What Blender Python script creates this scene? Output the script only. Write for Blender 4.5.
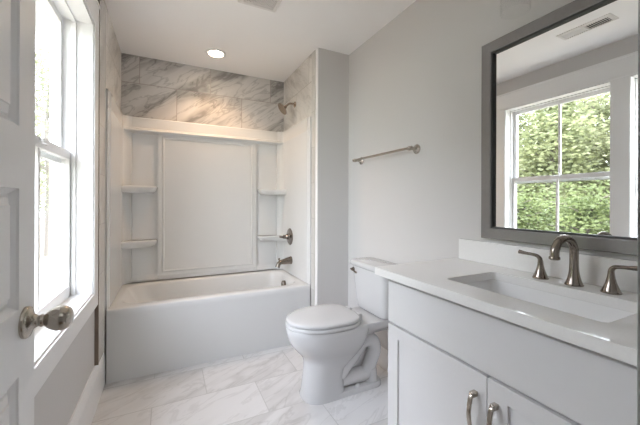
import bpy, bmesh, math, random
from mathutils import Vector, Matrix

for o in list(bpy.data.objects):
    bpy.data.objects.remove(o)
SC = bpy.context.scene
COL = SC.collection
PI = math.pi

# ------------------------------------------------------------------ camera
CAM_H = 1.2083
cam_d = bpy.data.cameras.new('camera')
cam = bpy.data.objects.new('camera', cam_d)
COL.objects.link(cam)
cam_d.sensor_width = 36.0
cam_d.lens = 310.47 / 640 * 36.0
cam_d.shift_y = -(212.5 - 201.92) / 640
cam_d.clip_start = 0.02
cam_d.clip_end = 200
cam.matrix_world = (Matrix.Translation((0, 0, CAM_H)) @ Matrix.Rotation(-0.4536, 4, 'Z')
                    @ Matrix.Rotation(PI / 2, 4, 'X') @ Matrix.Rotation(0.0032, 4, 'Z'))
SC.camera = cam

# ------------------------------------------------------------------ world, sun, exposure
W = bpy.data.worlds.new('overcast_sky')
SC.world = W
W.use_nodes = True
nt = W.node_tree
nt.nodes.clear()
wo = nt.nodes.new('ShaderNodeOutputWorld')
bg = nt.nodes.new('ShaderNodeBackground')
tc = nt.nodes.new('ShaderNodeTexCoord')
sx = nt.nodes.new('ShaderNodeSeparateXYZ')
rp = nt.nodes.new('ShaderNodeValToRGB')
rp.color_ramp.elements[0].position = 0.0
rp.color_ramp.elements[0].color = (0.55, 0.60, 0.58, 1)
rp.color_ramp.elements[1].position = 0.35
rp.color_ramp.elements[1].color = (0.90, 0.925, 1.06, 1)
nt.links.new(tc.outputs['Generated'], sx.inputs[0])
nt.links.new(sx.outputs['Z'], rp.inputs[0])
nt.links.new(rp.outputs[0], bg.inputs[0])
bg.inputs[1].default_value = 5.4
nt.links.new(bg.outputs[0], wo.inputs[0])

sun_d = bpy.data.lights.new('sun', 'SUN')
sun_d.energy = 2.2
sun_d.angle = 0.15
sun_d.color = (1.0, 0.95, 0.86)
sun = bpy.data.objects.new('sun', sun_d)
COL.objects.link(sun)
sun.rotation_euler = Vector((-0.72, 0.25, -0.65)).to_track_quat('-Z', 'Y').to_euler()

def area(name, loc, direction, sx_, sy_, energy, color, portal=False):
    d = bpy.data.lights.new(name, 'AREA')
    d.shape = 'RECTANGLE'
    d.size, d.size_y = sx_, sy_
    d.energy = energy
    d.color = color
    o = bpy.data.objects.new(name, d)
    COL.objects.link(o)
    o.location = loc
    o.rotation_euler = Vector(direction).to_track_quat('-Z', 'Z').to_euler()
    if portal:
        d.cycles.is_portal = True
    return o

area('window_daylight_portal', (-0.60, 1.66, 1.43), (1, 0, 0), 0.95, 1.55, 1, (1, 1, 1), True)
area('window_daylight_portal', (-0.60, 0.69, 1.43), (1, 0, 0), 0.90, 1.55, 1, (1, 1, 1), True)
# added fill light, unseen, in the hallway behind the open doorway
area('hall_fill_light', (0.3, -0.85, 2.44), (0, 0, -1), 0.9, 0.9, 1.5, (0.96, 0.97, 1.0))

vs = SC.view_settings
SC.display_settings.display_device = 'sRGB'
vs.view_transform = 'Standard'
vs.look = 'None'
vs.gamma = 1.0
vs.use_curve_mapping = False
vs.exposure = 1.34
SC.cycles.use_denoising = True
SC.cycles.max_bounces = 14
SC.cycles.diffuse_bounces = 8
SC.cycles.glossy_bounces = 6
SC.cycles.transparent_max_bounces = 16
SC.cycles.sample_clamp_indirect = 8.0

# ------------------------------------------------------------------ materials
def newmat(name):
    m = bpy.data.materials.new(name)
    m.use_nodes = True
    n = m.node_tree.nodes
    b = n['Principled BSDF']
    return m, m.node_tree, b

def plain(name, col, rough=0.5, metal=0.0, spec=0.5, var=0.02, bump=0.0, scale=40.0, coat=0.0):
    m, t, b = newmat(name)
    b.inputs['Roughness'].default_value = rough
    b.inputs['Metallic'].default_value = metal
    b.inputs['Specular IOR Level'].default_value = spec
    b.inputs['Coat Weight'].default_value = coat
    b.inputs['Coat Roughness'].default_value = 0.08
    tcn = t.nodes.new('ShaderNodeTexCoord')
    nz = t.nodes.new('ShaderNodeTexNoise')
    nz.inputs['Scale'].default_value = scale
    nz.inputs['Detail'].default_value = 3
    t.links.new(tcn.outputs['Object'], nz.inputs['Vector'])
    mx = t.nodes.new('ShaderNodeMix')
    mx.data_type = 'RGBA'
    mx.inputs[6].default_value = tuple(max(0, c * (1 - var)) for c in col) + (1,)
    mx.inputs[7].default_value = tuple(min(1, c * (1 + var)) for c in col) + (1,)
    t.links.new(nz.outputs['Fac'], mx.inputs[0])
    t.links.new(mx.outputs[2], b.inputs['Base Color'])
    if bump:
        bp = t.nodes.new('ShaderNodeBump')
        bp.inputs['Strength'].default_value = bump
        bp.inputs['Distance'].default_value = 0.002
        t.links.new(nz.outputs['Fac'], bp.inputs['Height'])
        t.links.new(bp.outputs[0], b.inputs['Normal'])
    return m

def brushed(name, col, rough=0.28, scale=300):
    m, t, b = newmat(name)
    b.inputs['Metallic'].default_value = 1.0
    b.inputs['Base Color'].default_value = col + (1,)
    tcn = t.nodes.new('ShaderNodeTexCoord')
    nz = t.nodes.new('ShaderNodeTexNoise')
    nz.inputs['Scale'].default_value = scale
    t.links.new(tcn.outputs['Object'], nz.inputs['Vector'])
    mr = t.nodes.new('ShaderNodeMapRange')
    mr.inputs['To Min'].default_value = rough - 0.02
    mr.inputs['To Max'].default_value = rough + 0.02
    t.links.new(nz.outputs['Fac'], mr.inputs['Value'])
    t.links.new(mr.outputs[0], b.inputs['Roughness'])
    return m

def marble(name, axes, origin, tw, th, base, vein, dark=0.6, angle=0.6, rough=0.22, grout=(0.50, 0.48, 0.45),
           mortar=0.004, bias=0.5, vscale=2.6, cloud=0.5):
    """running-bond marble tile; axes = which object axes run along the tile's length and height"""
    m, t, b = newmat(name)
    N, L = t.nodes, t.links
    tcn = N.new('ShaderNodeTexCoord')
    sp = N.new('ShaderNodeSeparateXYZ')
    L.new(tcn.outputs['Object'], sp.inputs[0])
    cb = N.new('ShaderNodeCombineXYZ')
    L.new(sp.outputs[axes[0]], cb.inputs[0])
    L.new(sp.outputs[axes[1]], cb.inputs[1])
    off = N.new('ShaderNodeVectorMath')
    off.operation = 'SUBTRACT'
    off.inputs[1].default_value = (origin[0], origin[1], 0)
    L.new(cb.outputs[0], off.inputs[0])
    br = N.new('ShaderNodeTexBrick')
    br.offset = 0.5
    br.offset_frequency = 2
    br.inputs['Color1'].default_value = (0, 0, 0, 1)
    br.inputs['Color2'].default_value = (1, 1, 1, 1)
    br.inputs['Mortar'].default_value = (0.5, 0.5, 0.5, 1)
    br.inputs['Scale'].default_value = 1.0
    br.inputs['Mortar Size'].default_value = mortar / 2
    br.inputs['Mortar Smooth'].default_value = 0.0
    br.inputs['Brick Width'].default_value = tw
    br.inputs['Row Height'].default_value = th
    L.new(off.outputs[0], br.inputs['Vector'])
    # each tile is cut from another piece of the slab
    sc = N.new('ShaderNodeVectorMath')
    sc.operation = 'SCALE'
    sc.inputs['Scale'].default_value = 23.7
    L.new(br.outputs['Color'], sc.inputs[0])
    ad = N.new('ShaderNodeVectorMath')
    ad.operation = 'ADD'
    L.new(off.outputs[0], ad.inputs[0])
    L.new(sc.outputs[0], ad.inputs[1])
    mp = N.new('ShaderNodeMapping')
    mp.inputs['Rotation'].default_value = (0, 0, -angle)
    mp.inputs['Scale'].default_value = (1, 1, 1)
    L.new(ad.outputs[0], mp.inputs['Vector'])
    st = N.new('ShaderNodeVectorMath')
    st.operation = 'MULTIPLY'
    st.inputs[1].default_value = (0.42, 1.7, 1.0)
    L.new(mp.outputs[0], st.inputs[0])
    def veins(scale, width, detail, dist):
        nz = N.new('ShaderNodeTexNoise')
        nz.inputs['Scale'].default_value = scale
        nz.inputs['Detail'].default_value = detail
        nz.inputs['Roughness'].default_value = 0.55
        nz.inputs['Distortion'].default_value = dist
        L.new(st.outputs[0], nz.inputs['Vector'])
        s = N.new('ShaderNodeMath'); s.operation = 'SUBTRACT'; s.inputs[1].default_value = 0.5
        L.new(nz.outputs['Fac'], s.inputs[0])
        a = N.new('ShaderNodeMath'); a.operation = 'ABSOLUTE'
        L.new(s.outputs[0], a.inputs[0])
        r = N.new('ShaderNodeMapRange')
        r.inputs['From Min'].default_value = 0.0
        r.inputs['From Max'].default_value = width
        r.inputs['To Min'].default_value = 1.0
        r.inputs['To Max'].default_value = 0.0
        r.interpolation_type = 'SMOOTHSTEP'
        L.new(a.outputs[0], r.inputs['Value'])
        return r
    v1 = veins(vscale, 0.095, 4, 0.6)
    v2 = veins(vscale * 2.3, 0.035, 5, 1.0)
    cl = N.new('ShaderNodeTexNoise')
    cl.inputs['Scale'].default_value = vscale * 0.9
    cl.inputs['Detail'].default_value = 3
    L.new(st.outputs[0], cl.inputs['Vector'])
    cr = N.new('ShaderNodeMapRange')
    cr.inputs['From Min'].default_value = 0.42
    cr.inputs['From Max'].default_value = 0.68
    L.new(cl.outputs['Fac'], cr.inputs['Value'])
    m1 = N.new('ShaderNodeMath'); m1.operation = 'MULTIPLY'
    L.new(v1.outputs[0], m1.inputs[0]); L.new(cr.outputs[0], m1.inputs[1])
    m2 = N.new('ShaderNodeMath'); m2.operation = 'MULTIPLY_ADD'
    L.new(v2.outputs[0], m2.inputs[0]); m2.inputs[1].default_value = 0.35; L.new(m1.outputs[0], m2.inputs[2])
    m3 = N.new('ShaderNodeMath'); m3.operation = 'MULTIPLY_ADD'
    L.new(cr.outputs[0], m3.inputs[0]); m3.inputs[1].default_value = cloud * 0.4; L.new(m2.outputs[0], m3.inputs[2])
    m4 = N.new('ShaderNodeMath'); m4.operation = 'MULTIPLY'; m4.use_clamp = True
    L.new(m3.outputs[0], m4.inputs[0]); m4.inputs[1].default_value = dark
    mx = N.new('ShaderNodeMix'); mx.data_type = 'RGBA'
    mx.inputs[6].default_value = base + (1,)
    mx.inputs[7].default_value = vein + (1,)
    L.new(m4.outputs[0], mx.inputs[0])
    mg = N.new('ShaderNodeMix'); mg.data_type = 'RGBA'
    L.new(br.outputs['Fac'], mg.inputs[0])
    L.new(mx.outputs[2], mg.inputs[6])
    mg.inputs[7].default_value = grout + (1,)
    L.new(mg.outputs[2], b.inputs['Base Color'])
    b.inputs['Roughness'].default_value = rough
    bp = N.new('ShaderNodeBump')
    bp.invert = True
    bp.inputs['Strength'].default_value = 0.4
    bp.inputs['Distance'].default_value = 0.002
    L.new(br.outputs['Fac'], bp.inputs['Height'])
    L.new(bp.outputs[0], b.inputs['Normal'])
    return m

def thin_glass(name, tint=(0.96, 0.98, 0.97), refl=0.10):
    m, t, b = newmat(name)
    N, L = t.nodes, t.links
    N.remove(b)
    out = [n for n in N if n.type == 'OUTPUT_MATERIAL'][0]
    tr = N.new('ShaderNodeBsdfTransparent'); tr.inputs[0].default_value = tint + (1,)
    gl = N.new('ShaderNodeBsdfGlossy'); gl.inputs['Roughness'].default_value = 0.0
    lw = N.new('ShaderNodeFresnel'); lw.inputs['IOR'].default_value = 1.45
    mu = N.new('ShaderNodeMath'); mu.operation = 'MULTIPLY'; mu.inputs[1].default_value = refl / 0.10
    mu.use_clamp = True
    ge = N.new('ShaderNodeNewGeometry')
    iv = N.new('ShaderNodeMath'); iv.operation = 'SUBTRACT'; iv.inputs[0].default_value = 1.0
    L.new(ge.outputs['Backfacing'], iv.inputs[1])
    fr = N.new('ShaderNodeMath'); fr.operation = 'MULTIPLY'
    L.new(lw.outputs[0], fr.inputs[0]); L.new(iv.outputs[0], fr.inputs[1])
    L.new(fr.outputs[0], mu.inputs[0])
    mx = N.new('ShaderNodeMixShader')
    L.new(mu.outputs[0], mx.inputs[0]); L.new(tr.outputs[0], mx.inputs[1]); L.new(gl.outputs[0], mx.inputs[2])
    L.new(mx.outputs[0], out.inputs[0])
    return m

def emit(name, col, strength):
    m, t, b = newmat(name)
    b.inputs['Base Color'].default_value = col + (1,)
    b.inputs['Emission Color'].default_value = col + (1,)
    b.inputs['Emission Strength'].default_value = strength
    return m

def leafy(name, c1, c2):
    m, t, b = newmat(name)
    N, L = t.nodes, t.links
    tcn = N.new('ShaderNodeTexCoord')
    nz = N.new('ShaderNodeTexNoise'); nz.inputs['Scale'].default_value = 1.7; nz.inputs['Detail'].default_value = 6
    L.new(tcn.outputs['Object'], nz.inputs['Vector'])
    r = N.new('ShaderNodeValToRGB')
    r.color_ramp.elements[0].position = 0.35; r.color_ramp.elements[0].color = c1 + (1,)
    r.color_ramp.elements[1].position = 0.65; r.color_ramp.elements[1].color = c2 + (1,)
    L.new(nz.outputs['Fac'], r.inputs[0])
    L.new(r.outputs[0], b.inputs['Base Color'])
    b.inputs['Roughness'].default_value = 0.6
    out = [n for n in N if n.type == 'OUTPUT_MATERIAL'][0]
    tl = N.new('ShaderNodeBsdfTranslucent')
    L.new(r.outputs[0], tl.inputs[0])
    mx = N.new('ShaderNodeMixShader'); mx.inputs[0].default_value = 0.4
    L.new(b.outputs[0], mx.inputs[1]); L.new(tl.outputs[0], mx.inputs[2])
    L.new(mx.outputs[0], out.inputs[0])
    return m

M = {}
M['wall'] = plain('greige_wall_paint', (0.60, 0.585, 0.575), 0.6, var=0.01, bump=0.06, scale=220)
M['ceil'] = plain('white_ceiling_paint', (0.89, 0.88, 0.875), 0.7, var=0.01, bump=0.05, scale=200)
M['trim'] = plain('white_trim_paint', (0.84, 0.84, 0.84), 0.35, var=0.01, scale=60)
M['door'] = plain('white_door_paint', (0.84, 0.84, 0.84), 0.38, var=0.01, scale=60)
M['cab'] = plain('white_cabinet_lacquer', (0.70, 0.695, 0.70), 0.35, var=0.008, scale=60)
M['acrylic'] = plain('white_acrylic', (0.72, 0.723, 0.718), 0.16, var=0.01, scale=8)
M['porcelain'] = plain('white_porcelain', (0.60, 0.60, 0.605), 0.10, var=0.006, scale=10, coat=0.4)
M['seatplastic'] = plain('white_seat_plastic', (0.60, 0.60, 0.605), 0.18, var=0.005, scale=10)
M['china'] = plain('white_sink_china', (0.84, 0.84, 0.84), 0.12, var=0.005, scale=10)
M['quartz'] = plain('white_quartz', (0.83, 0.825, 0.815), 0.06, var=0.035, scale=130)
M['nickel'] = brushed('brushed_nickel', (0.46, 0.42, 0.37), 0.22, 25)
M['darknickel'] = brushed('dark_brushed_nickel', (0.29, 0.255, 0.225), 0.19)
M['warmnickel'] = brushed('warm_brushed_nickel', (0.40, 0.33, 0.27), 0.25)
M['frame'] = plain('grey_brown_frame', (0.25, 0.238, 0.232), 0.24, metal=0.35, spec=0.6, var=0.08, scale=90)
M['lip'] = plain('black_frame_lip', (0.012, 0.012, 0.012), 0.5)
M['bronze'] = plain('dark_edge_trim', (0.20, 0.155, 0.12), 0.4, metal=0.3)
M['edge'] = plain('beige_tile_edge_trim', (0.50, 0.48, 0.45), 0.4)
M['grille'] = plain('white_grille_plastic', (0.74, 0.72, 0.70), 0.45)
M['void'] = plain('dark_duct', (0.06, 0.058, 0.055), 0.8)
M['glass'] = thin_glass('window_glass')
M['shade'] = thin_glass('clear_shade_glass', (0.985, 0.985, 0.985), 0.07)
M['lens'] = emit('warm_lamp_lens', (1.0, 0.80, 0.58), 22.0)
M['bulb'] = plain('frosted_bulb', (0.85, 0.83, 0.80), 0.3)
M['gap'] = plain('dark_gap', (0.10, 0.10, 0.10), 0.8)
M['grass'] = plain('dry_grass_ground', (0.26, 0.225, 0.165), 0.9, var=0.35, scale=3)
M['bark'] = plain('grey_bark', (0.13, 0.11, 0.09), 0.9, var=0.4, scale=30)
M['hallfloor'] = plain('hall_wood_floor', (0.30, 0.22, 0.15), 0.4, var=0.2, scale=9)
M['siding'] = plain('grey_soffit_paint', (0.42, 0.42, 0.44), 0.6)
M['leaf_a'] = leafy('spring_leaves', (0.105, 0.122, 0.055), (0.26, 0.275, 0.135))
M['leaf_b'] = leafy('pale_birch_leaves', (0.13, 0.145, 0.07), (0.29, 0.30, 0.165))
M['leaf_c'] = leafy('deep_green_leaves', (0.065, 0.09, 0.03), (0.17, 0.205, 0.08))
mm, mt_, mb_ = newmat('mirror_glass')
mb_.inputs['Metallic'].default_value = 1.0
mb_.inputs['Roughness'].default_value = 0.0
mb_.inputs['Base Color'].default_value = (0.95, 0.96, 0.955, 1)
M['mirror'] = mm
M['tile_back'] = marble('marble_tile_back', ('X', 'Z'), (0.065 - 0.90, 1.952), 0.60, 0.303,
                        (0.62, 0.60, 0.58), (0.24, 0.23, 0.22), 1.2, 0.62, vscale=2.4, cloud=0.75, rough=0.45, mortar=0.005, grout=(0.36, 0.31, 0.29))
M['tile_side'] = marble('marble_tile_side', ('Y', 'Z'), (2.52, 1.952), 0.60, 0.303,
                        (0.68, 0.66, 0.63), (0.36, 0.34, 0.32), 0.7, 0.62, vscale=2.2, cloud=0.7, rough=0.45, mortar=0.005, grout=(0.38, 0.36, 0.32))
M['tile_strip'] = marble('marble_tile_strip', ('Z', 'Y'), (0.0, 2.0), 0.305, 1.0,
                         (0.66, 0.645, 0.615), (0.40, 0.38, 0.36), 0.4, 0.3, vscale=2.0)
M['floor'] = marble('marble_floor_tile', ('X', 'Y'), (0.22 - 0.61 * 3.5, 2.064 - 0.335 * 10), 0.61, 0.335,
                    (0.72, 0.708, 0.705), (0.36, 0.345, 0.335), 0.6, 0.5, rough=0.2, grout=(0.54, 0.53, 0.52),
                    mortar=0.005, vscale=1.9, cloud=0.25)

# ------------------------------------------------------------------ builders
ORG = {}

def finish(bm, name, mat, smooth, bevel):
    bmesh.ops.remove_doubles(bm, verts=bm.verts, dist=1e-6)
    bmesh.ops.recalc_face_normals(bm, faces=bm.faces)
    me = bpy.data.meshes.new(name)
    bm.to_mesh(me)
    bm.free()
    mats = mat if isinstance(mat, (list, tuple)) else [mat]
    for q in mats:
        me.materials.append(q)
    if smooth is not None:
        me.shade_smooth()
        me.set_sharp_from_angle(angle=math.radians(smooth))
    o = bpy.data.objects.new(name, me)
    COL.objects.link(o)
    if bevel:
        b = o.modifiers.new('bevel', 'BEVEL')
        b.width = bevel
        b.segments = 2
        b.limit_method = 'ANGLE'
        b.angle_limit = math.radians(40)
    return o

def obj(name, bm, mat, parent=None, smooth=35, bevel=0):
    """link bm as one mesh; geometry is given in world coordinates"""
    if parent is not None:
        org = ORG[parent.name]
        bmesh.ops.translate(bm, verts=bm.verts, vec=-org)
    else:
        org = Vector((0, 0, 0))
    o = finish(bm, name, mat, smooth, bevel)
    ORG[o.name] = org
    if parent is not None:
        o.parent = parent
    return o

def thing(name, label, cat, loc, group=None):
    o = bpy.data.objects.new(name, None)
    COL.objects.link(o)
    o.empty_display_size = 0.1
    o.location = loc
    o['label'] = label
    o['category'] = cat
    if group:
        o['group'] = group
    ORG[o.name] = Vector(loc)
    return o

def struct(o, label, cat):
    o['kind'] = 'structure'
    o['label'] = label
    o['category'] = cat
    return o

def B():
    return bmesh.new()

def box(bm, x0, x1, y0, y1, z0, z1, mi=0):
    vs_ = [bm.verts.new((x, y, z)) for x in (x0, x1) for y in (y0, y1) for z in (z0, z1)]
    for f in ((0, 1, 3, 2), (4, 6, 7, 5), (0, 4, 5, 1), (2, 3, 7, 6), (0, 2, 6, 4), (1, 5, 7, 3)):
        fc = bm.faces.new([vs_[i] for i in f])
        fc.material_index = mi

def loft(bm, loops, cap0=True, cap1=True, closed=True):
    rings = [[bm.verts.new(p) for p in lp] for lp in loops]
    n = len(rings[0])
    for a, b in zip(rings[:-1], rings[1:]):
        for i in range(n if closed else n - 1):
            j = (i + 1) % n
            bm.faces.new((a[i], a[j], b[j], b[i]))
    if cap0:
        bm.faces.new(rings[0][::-1])
    if cap1:
        bm.faces.new(rings[-1])
    return rings

def frame_axes(d):
    d = Vector(d).normalized()
    up = Vector((0, 0, 1)) if abs(d.z) < 0.9 else Vector((1, 0, 0))
    u = d.cross(up).normalized()
    v = u.cross(d).normalized()
    return d, u, v

def lathe(bm, origin, axis, profile, seg=32, cap0=True, cap1=True, sx_=1.0, sy_=1.0):
    """profile: list of (distance along the axis, radius)"""
    d, u, v = frame_axes(axis)
    o = Vector(origin)
    loops = []
    for t_, r in profile:
        r = max(r, 1e-5)
        loops.append([o + d * t_ + u * (math.cos(2 * PI * i / seg) * r * sx_) + v * (math.sin(2 * PI * i / seg) * r * sy_)
                      for i in range(seg)])
    loft(bm, loops, cap0, cap1)

def smooth_path(pts, n=8):
    pts = [Vector(p) for p in pts]
    out = []
    P = [pts[0] * 2 - pts[1]] + pts + [pts[-1] * 2 - pts[-2]]
    for k in range(1, len(P) - 2):
        p0, p1, p2, p3 = P[k - 1:k + 3]
        for i in range(n):
            t = i / n
            out.append(0.5 * (2 * p1 + (p2 - p0) * t + (2 * p0 - 5 * p1 + 4 * p2 - p3) * t * t
                              + (3 * p1 - p0 - 3 * p2 + p3) * t ** 3))
    out.append(pts[-1])
    return out

def tube(bm, pts, radii, seg=20, flat=1.0, up=None, cap=True, power=2.0):
    pts = [Vector(p) for p in pts]
    if not isinstance(radii, (list, tuple)):
        radii = [radii] * len(pts)
    loops = []
    u = None
    for i, p in enumerate(pts):
        a = pts[max(i - 1, 0)]
        b = pts[min(i + 1, len(pts) - 1)]
        d = (b - a).normalized()
        if u is None:
            ref = Vector(up) if up else (Vector((0, 0, 1)) if abs(d.z) < 0.9 else Vector((1, 0, 0)))
            u = (ref - d * ref.dot(d)).normalized()
        else:
            u = (u - d * u.dot(d)).normalized()
        v = d.cross(u)
        r = radii[i]
        lp = []
        for k in range(seg):
            c, s = math.cos(2 * PI * k / seg), math.sin(2 * PI * k / seg)
            c = math.copysign(abs(c) ** (2 / power), c)
            s = math.copysign(abs(s) ** (2 / power), s)
            lp.append(p + u * (c * r) + v * (s * r * flat))
        loops.append(lp)
    loft(bm, loops, cap, cap)

def rrect(x0, x1, y0, y1, r, z, n=6, side=4):
    """rounded rectangle loop, constant point count"""
    pts = []
    cs = [(x1 - r, y1 - r, 0), (x0 + r, y1 - r, PI / 2), (x0 + r, y0 + r, PI), (x1 - r, y0 + r, 1.5 * PI)]
    for k, (cx, cy, a0) in enumerate(cs):
        for i in range(n + 1):
            a = a0 + PI / 2 * i / n
            pts.append(Vector((cx + r * math.cos(a), cy + r * math.sin(a), z)))
        nx = cs[(k + 1) % 4]
        e = pts[-1]
        a = nx[2]
        s = Vector((nx[0] + r * math.cos(a), nx[1] + r * math.sin(a), z))
        for i in range(1, side):
            pts.append(e.lerp(s, i / side))
    return pts

def ring_slab(bm, outer, inner, z0, z1):
    """flat slab with a hole; outer / inner are loops with equal counts"""
    def at(lp, z):
        return [Vector((p.x, p.y, z)) for p in lp]
    loops = [at(inner, z0), at(outer, z0), at(outer, z1), at(inner, z1), at(inner, z0)]
    loft(bm, loops, False, False)

def relief_face(bm, P, us, zs, panels, depths):
    """a face with panels: P(u, z, depth) -> point; panels = set of (i, j) cells; depths = [(inset, depth), ...]"""
    for i in range(len(us) - 1):
        for j in range(len(zs) - 1):
            u0, u1, z0, z1 = us[i], us[i + 1], zs[j], zs[j + 1]
            if (i, j) in panels:
                loops = []
                for ins, dp in depths:
                    loops.append([P(u0 + ins, z0 + ins, dp), P(u1 - ins, z0 + ins, dp),
                                  P(u1 - ins, z1 - ins, dp), P(u0 + ins, z1 - ins, dp)])
                loft(bm, loops, False, True)
            else:
                bm.faces.new([bm.verts.new(P(a, b, 0)) for a, b in ((u0, z0), (u1, z0), (u1, z1), (u0, z1))])

# ------------------------------------------------------------------ the place: shell
XL, XR, YN, YB, ZC = -0.392, 1.42, 0.145, 3.20, 2.50
YW = 2.343          # face of the short wall at the end of the tub
YT = 2.459          # front of the tub
XA = 1.114          # tiled face of that wall
CF = -0.374         # face of casing, baseboard and tile on the window wall

bm = B(); box(bm, XL - 0.2, XR + 0.12, YN - 0.12, YB + 0.12, -0.12, 0)
struct(obj('floor', bm, M['floor'], smooth=None), 'white and grey veined marble tile bathroom floor', 'floor')
bm = B(); box(bm, -0.55, 1.62, -1.72, 3.34, ZC, ZC + 0.1)
struct(obj('ceiling', bm, M['ceil'], smooth=None), 'flat white painted ceiling above the bathroom', 'ceiling')

# window wall with two openings
W1 = (1.215, 2.106); W2 = (0.262, 1.116); WZ = (0.688, 2.195)
bm = B()
xo = -0.55
box(bm, xo, XL, -0.1 + 0.125, YB + 0.12, 0, WZ[0])
box(bm, xo, XL, 0.025, YB + 0.12, WZ[1], ZC)
box(bm, xo, XL, 0.025, W2[0], WZ[0], WZ[1])
box(bm, xo, XL, W2[1], W1[0], WZ[0], WZ[1])
box(bm, xo, XL, W1[1], YB + 0.12, WZ[0], WZ[1])
struct(obj('wall_left', bm, M['wall'], smooth=None), 'greige painted window wall beside the open door', 'wall')
bm = B(); box(bm, XL, XR, YB, YB + 0.12, 0, ZC)
struct(obj('wall_back', bm, M['wall'], smooth=None), 'wall behind the bathtub and its tile', 'wall')
bm = B(); box(bm, XR, XR + 0.12, 0.025, YB + 0.12, 0, ZC)
struct(obj('wall_right', bm, M['wall'], smooth=None), 'greige painted wall carrying the mirror and towel bar', 'wall')
bm = B(); box(bm, XA + 0.010, XR, YW, YB, 0, ZC)
struct(obj('wall_alcove', bm, M['wall'], smooth=None), 'short greige wall closing the faucet end of the tub', 'wall')
# wall with the doorway the picture is taken through
DX0, DX1, DZ = -0.283, 0.487, 2.05
bm = B()
box(bm, XL, DX0, 0.025, YN, 0, ZC)
box(bm, DX1, XR, 0.025, YN, 0, ZC)
box(bm, DX0, DX1, 0.025, YN, DZ, ZC)
struct(obj('wall_near', bm, M['wall'], smooth=None), 'greige wall around the doorway into the bathroom', 'wall')
# hallway behind the doorway
bm = B()
box(bm, -0.55, 1.62, -1.72, 0.025, -0.12, 0)
struct(obj('floor_hall', bm, M['hallfloor'], smooth=None), 'brown wooden hallway floor outside the bathroom door', 'floor')
bm = B()
box(bm, -0.55, 1.62, -1.84, -1.72, 0, ZC)
box(bm, -0.67, -0.55, -1.72, 0.025, 0, ZC)
box(bm, 1.62, 1.74, -1.72, 0.025, 0, ZC)
struct(obj('wall_hall', bm, M['wall'], smooth=None), 'greige hallway walls outside the bathroom door', 'wall')

# tile above the surround and down its edges
ZS = 1.952
bm = B(); box(bm, CF, XA, YB - 0.012, YB, ZS - 0.02, ZC)
struct(obj('wall_back_tile', bm, M['tile_back'], smooth=None), 'grey veined marble tile band over the back of the shower', 'tile')
bm = B(); box(bm, XL, CF, YT + 0.0005, YB - 0.012, ZS - 0.02, ZC)
struct(obj('wall_left_tile', bm, M['tile_side'], smooth=None), 'marble tile band over the window end of the shower', 'tile')
bm = B(); box(bm, XA, XA + 0.010, YT + 0.0005, YB - 0.012, ZS - 0.02, ZC)
struct(obj('wall_right_tile', bm, M['tile_side'], smooth=None), 'marble tile band behind the shower head', 'tile')
bm = B(); box(bm, XL, CF, 2.240, YT + 0.0005, 0.236, ZC)
struct(obj('trim_1', bm, M['tile_strip'], smooth=None), 'narrow vertical tile strip between window casing and tub', 'tile trim')
bm = B(); box(bm, XA, XA + 0.010, 2.398, YT + 0.0005, 0, ZC)
struct(obj('trim_2', bm, M['tile_strip'], smooth=None), 'narrow vertical tile strip at the faucet end of tub', 'tile trim')
bm = B(); box(bm, XL, CF + 0.002, 2.233, 2.240, 0.236, ZC)
struct(obj('trim_3', bm, M['bronze'], smooth=None), 'thin dark edge strip beside the window casing', 'trim')
bm = B(); box(bm, XA + 0.001, XA + 0.010, 2.386, 2.398, 0, ZC); 
struct(obj('trim_4', bm, M['edge'], smooth=None), 'thin beige edge strip at the short wall beside tub', 'trim')
bm = B(); box(bm, XA + 0.004, XA + 0.010, YW, 2.386, 0, ZC)
struct(obj('trim_5', bm, M['trim'], smooth=None), 'white painted corner beside the tub tile strip', 'trim')

# baseboards
def baseboard(name, label, x0, x1, y0, y1, h, wall):
    """moulded board; wall = the side its back stands against: 'x-', 'x+', 'y-', 'y+'"""
    t_ = (x1 - x0) if wall[0] == 'x' else (y1 - y0)
    prof = [(0, 0), (t_, 0), (t_, h * 0.80), (t_ * 0.86, h * 0.83), (t_ * 0.80, h * 0.88), (t_ * 0.45, h * 0.95), (t_ * 0.35, h), (0, h)]
    bm_ = B()
    loops = []
    for e in (0, 1):
        lp = []
        for p, z in prof:
            if wall == 'x-': lp.append((x0 + p, (y0, y1)[e], z))
            elif wall == 'x+': lp.append((x1 - p, (y0, y1)[e], z))
            elif wall == 'y-': lp.append(((x0, x1)[e], y0 + p, z))
            else: lp.append(((x0, x1)[e], y1 - p, z))
        loops.append(lp)
    loft(bm_, loops)
    return struct(obj(name, bm_, M['trim'], smooth=None), label, 'baseboard')
baseboard('baseboard_left', 'tall white moulded baseboard under the window', XL, CF, YN, YT - 0.002, 0.235, 'x-')
baseboard('baseboard_right', 'white baseboard on the wall behind the toilet', XR - 0.016, XR, 1.145, YW - 0.016, 0.14, 'x+')
baseboard('baseboard_back', 'white baseboard on the short wall beside the toilet', XA + 0.012, XR - 0.016, YW - 0.016, YW, 0.14, 'y+')

# window casing: flat boards round both units, jamb boards, mullion, sill
bm = B()
zo0, zo1 = 0.596, 2.362
Yf = 2.229
def cas(y0, y1, z0, z1, x1=CF, x0=XL):
    box(bm, x0, x1, y0, y1, z0, z1)
cas(W1[1] - 0.006, Yf, zo0, zo1 - 0.165)
cas(0.150, W2[0] + 0.006, zo0, zo1 - 0.165)
cas(W2[0] + 0.006, W1[1] - 0.006, zo0, WZ[0] + 0.004)
cas(0.150, Yf, zo1 - 0.165, zo1)
cas(W2[1] - 0.008, W1[0] + 0.008, WZ[0] + 0.004, zo1 - 0.165)
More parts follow.
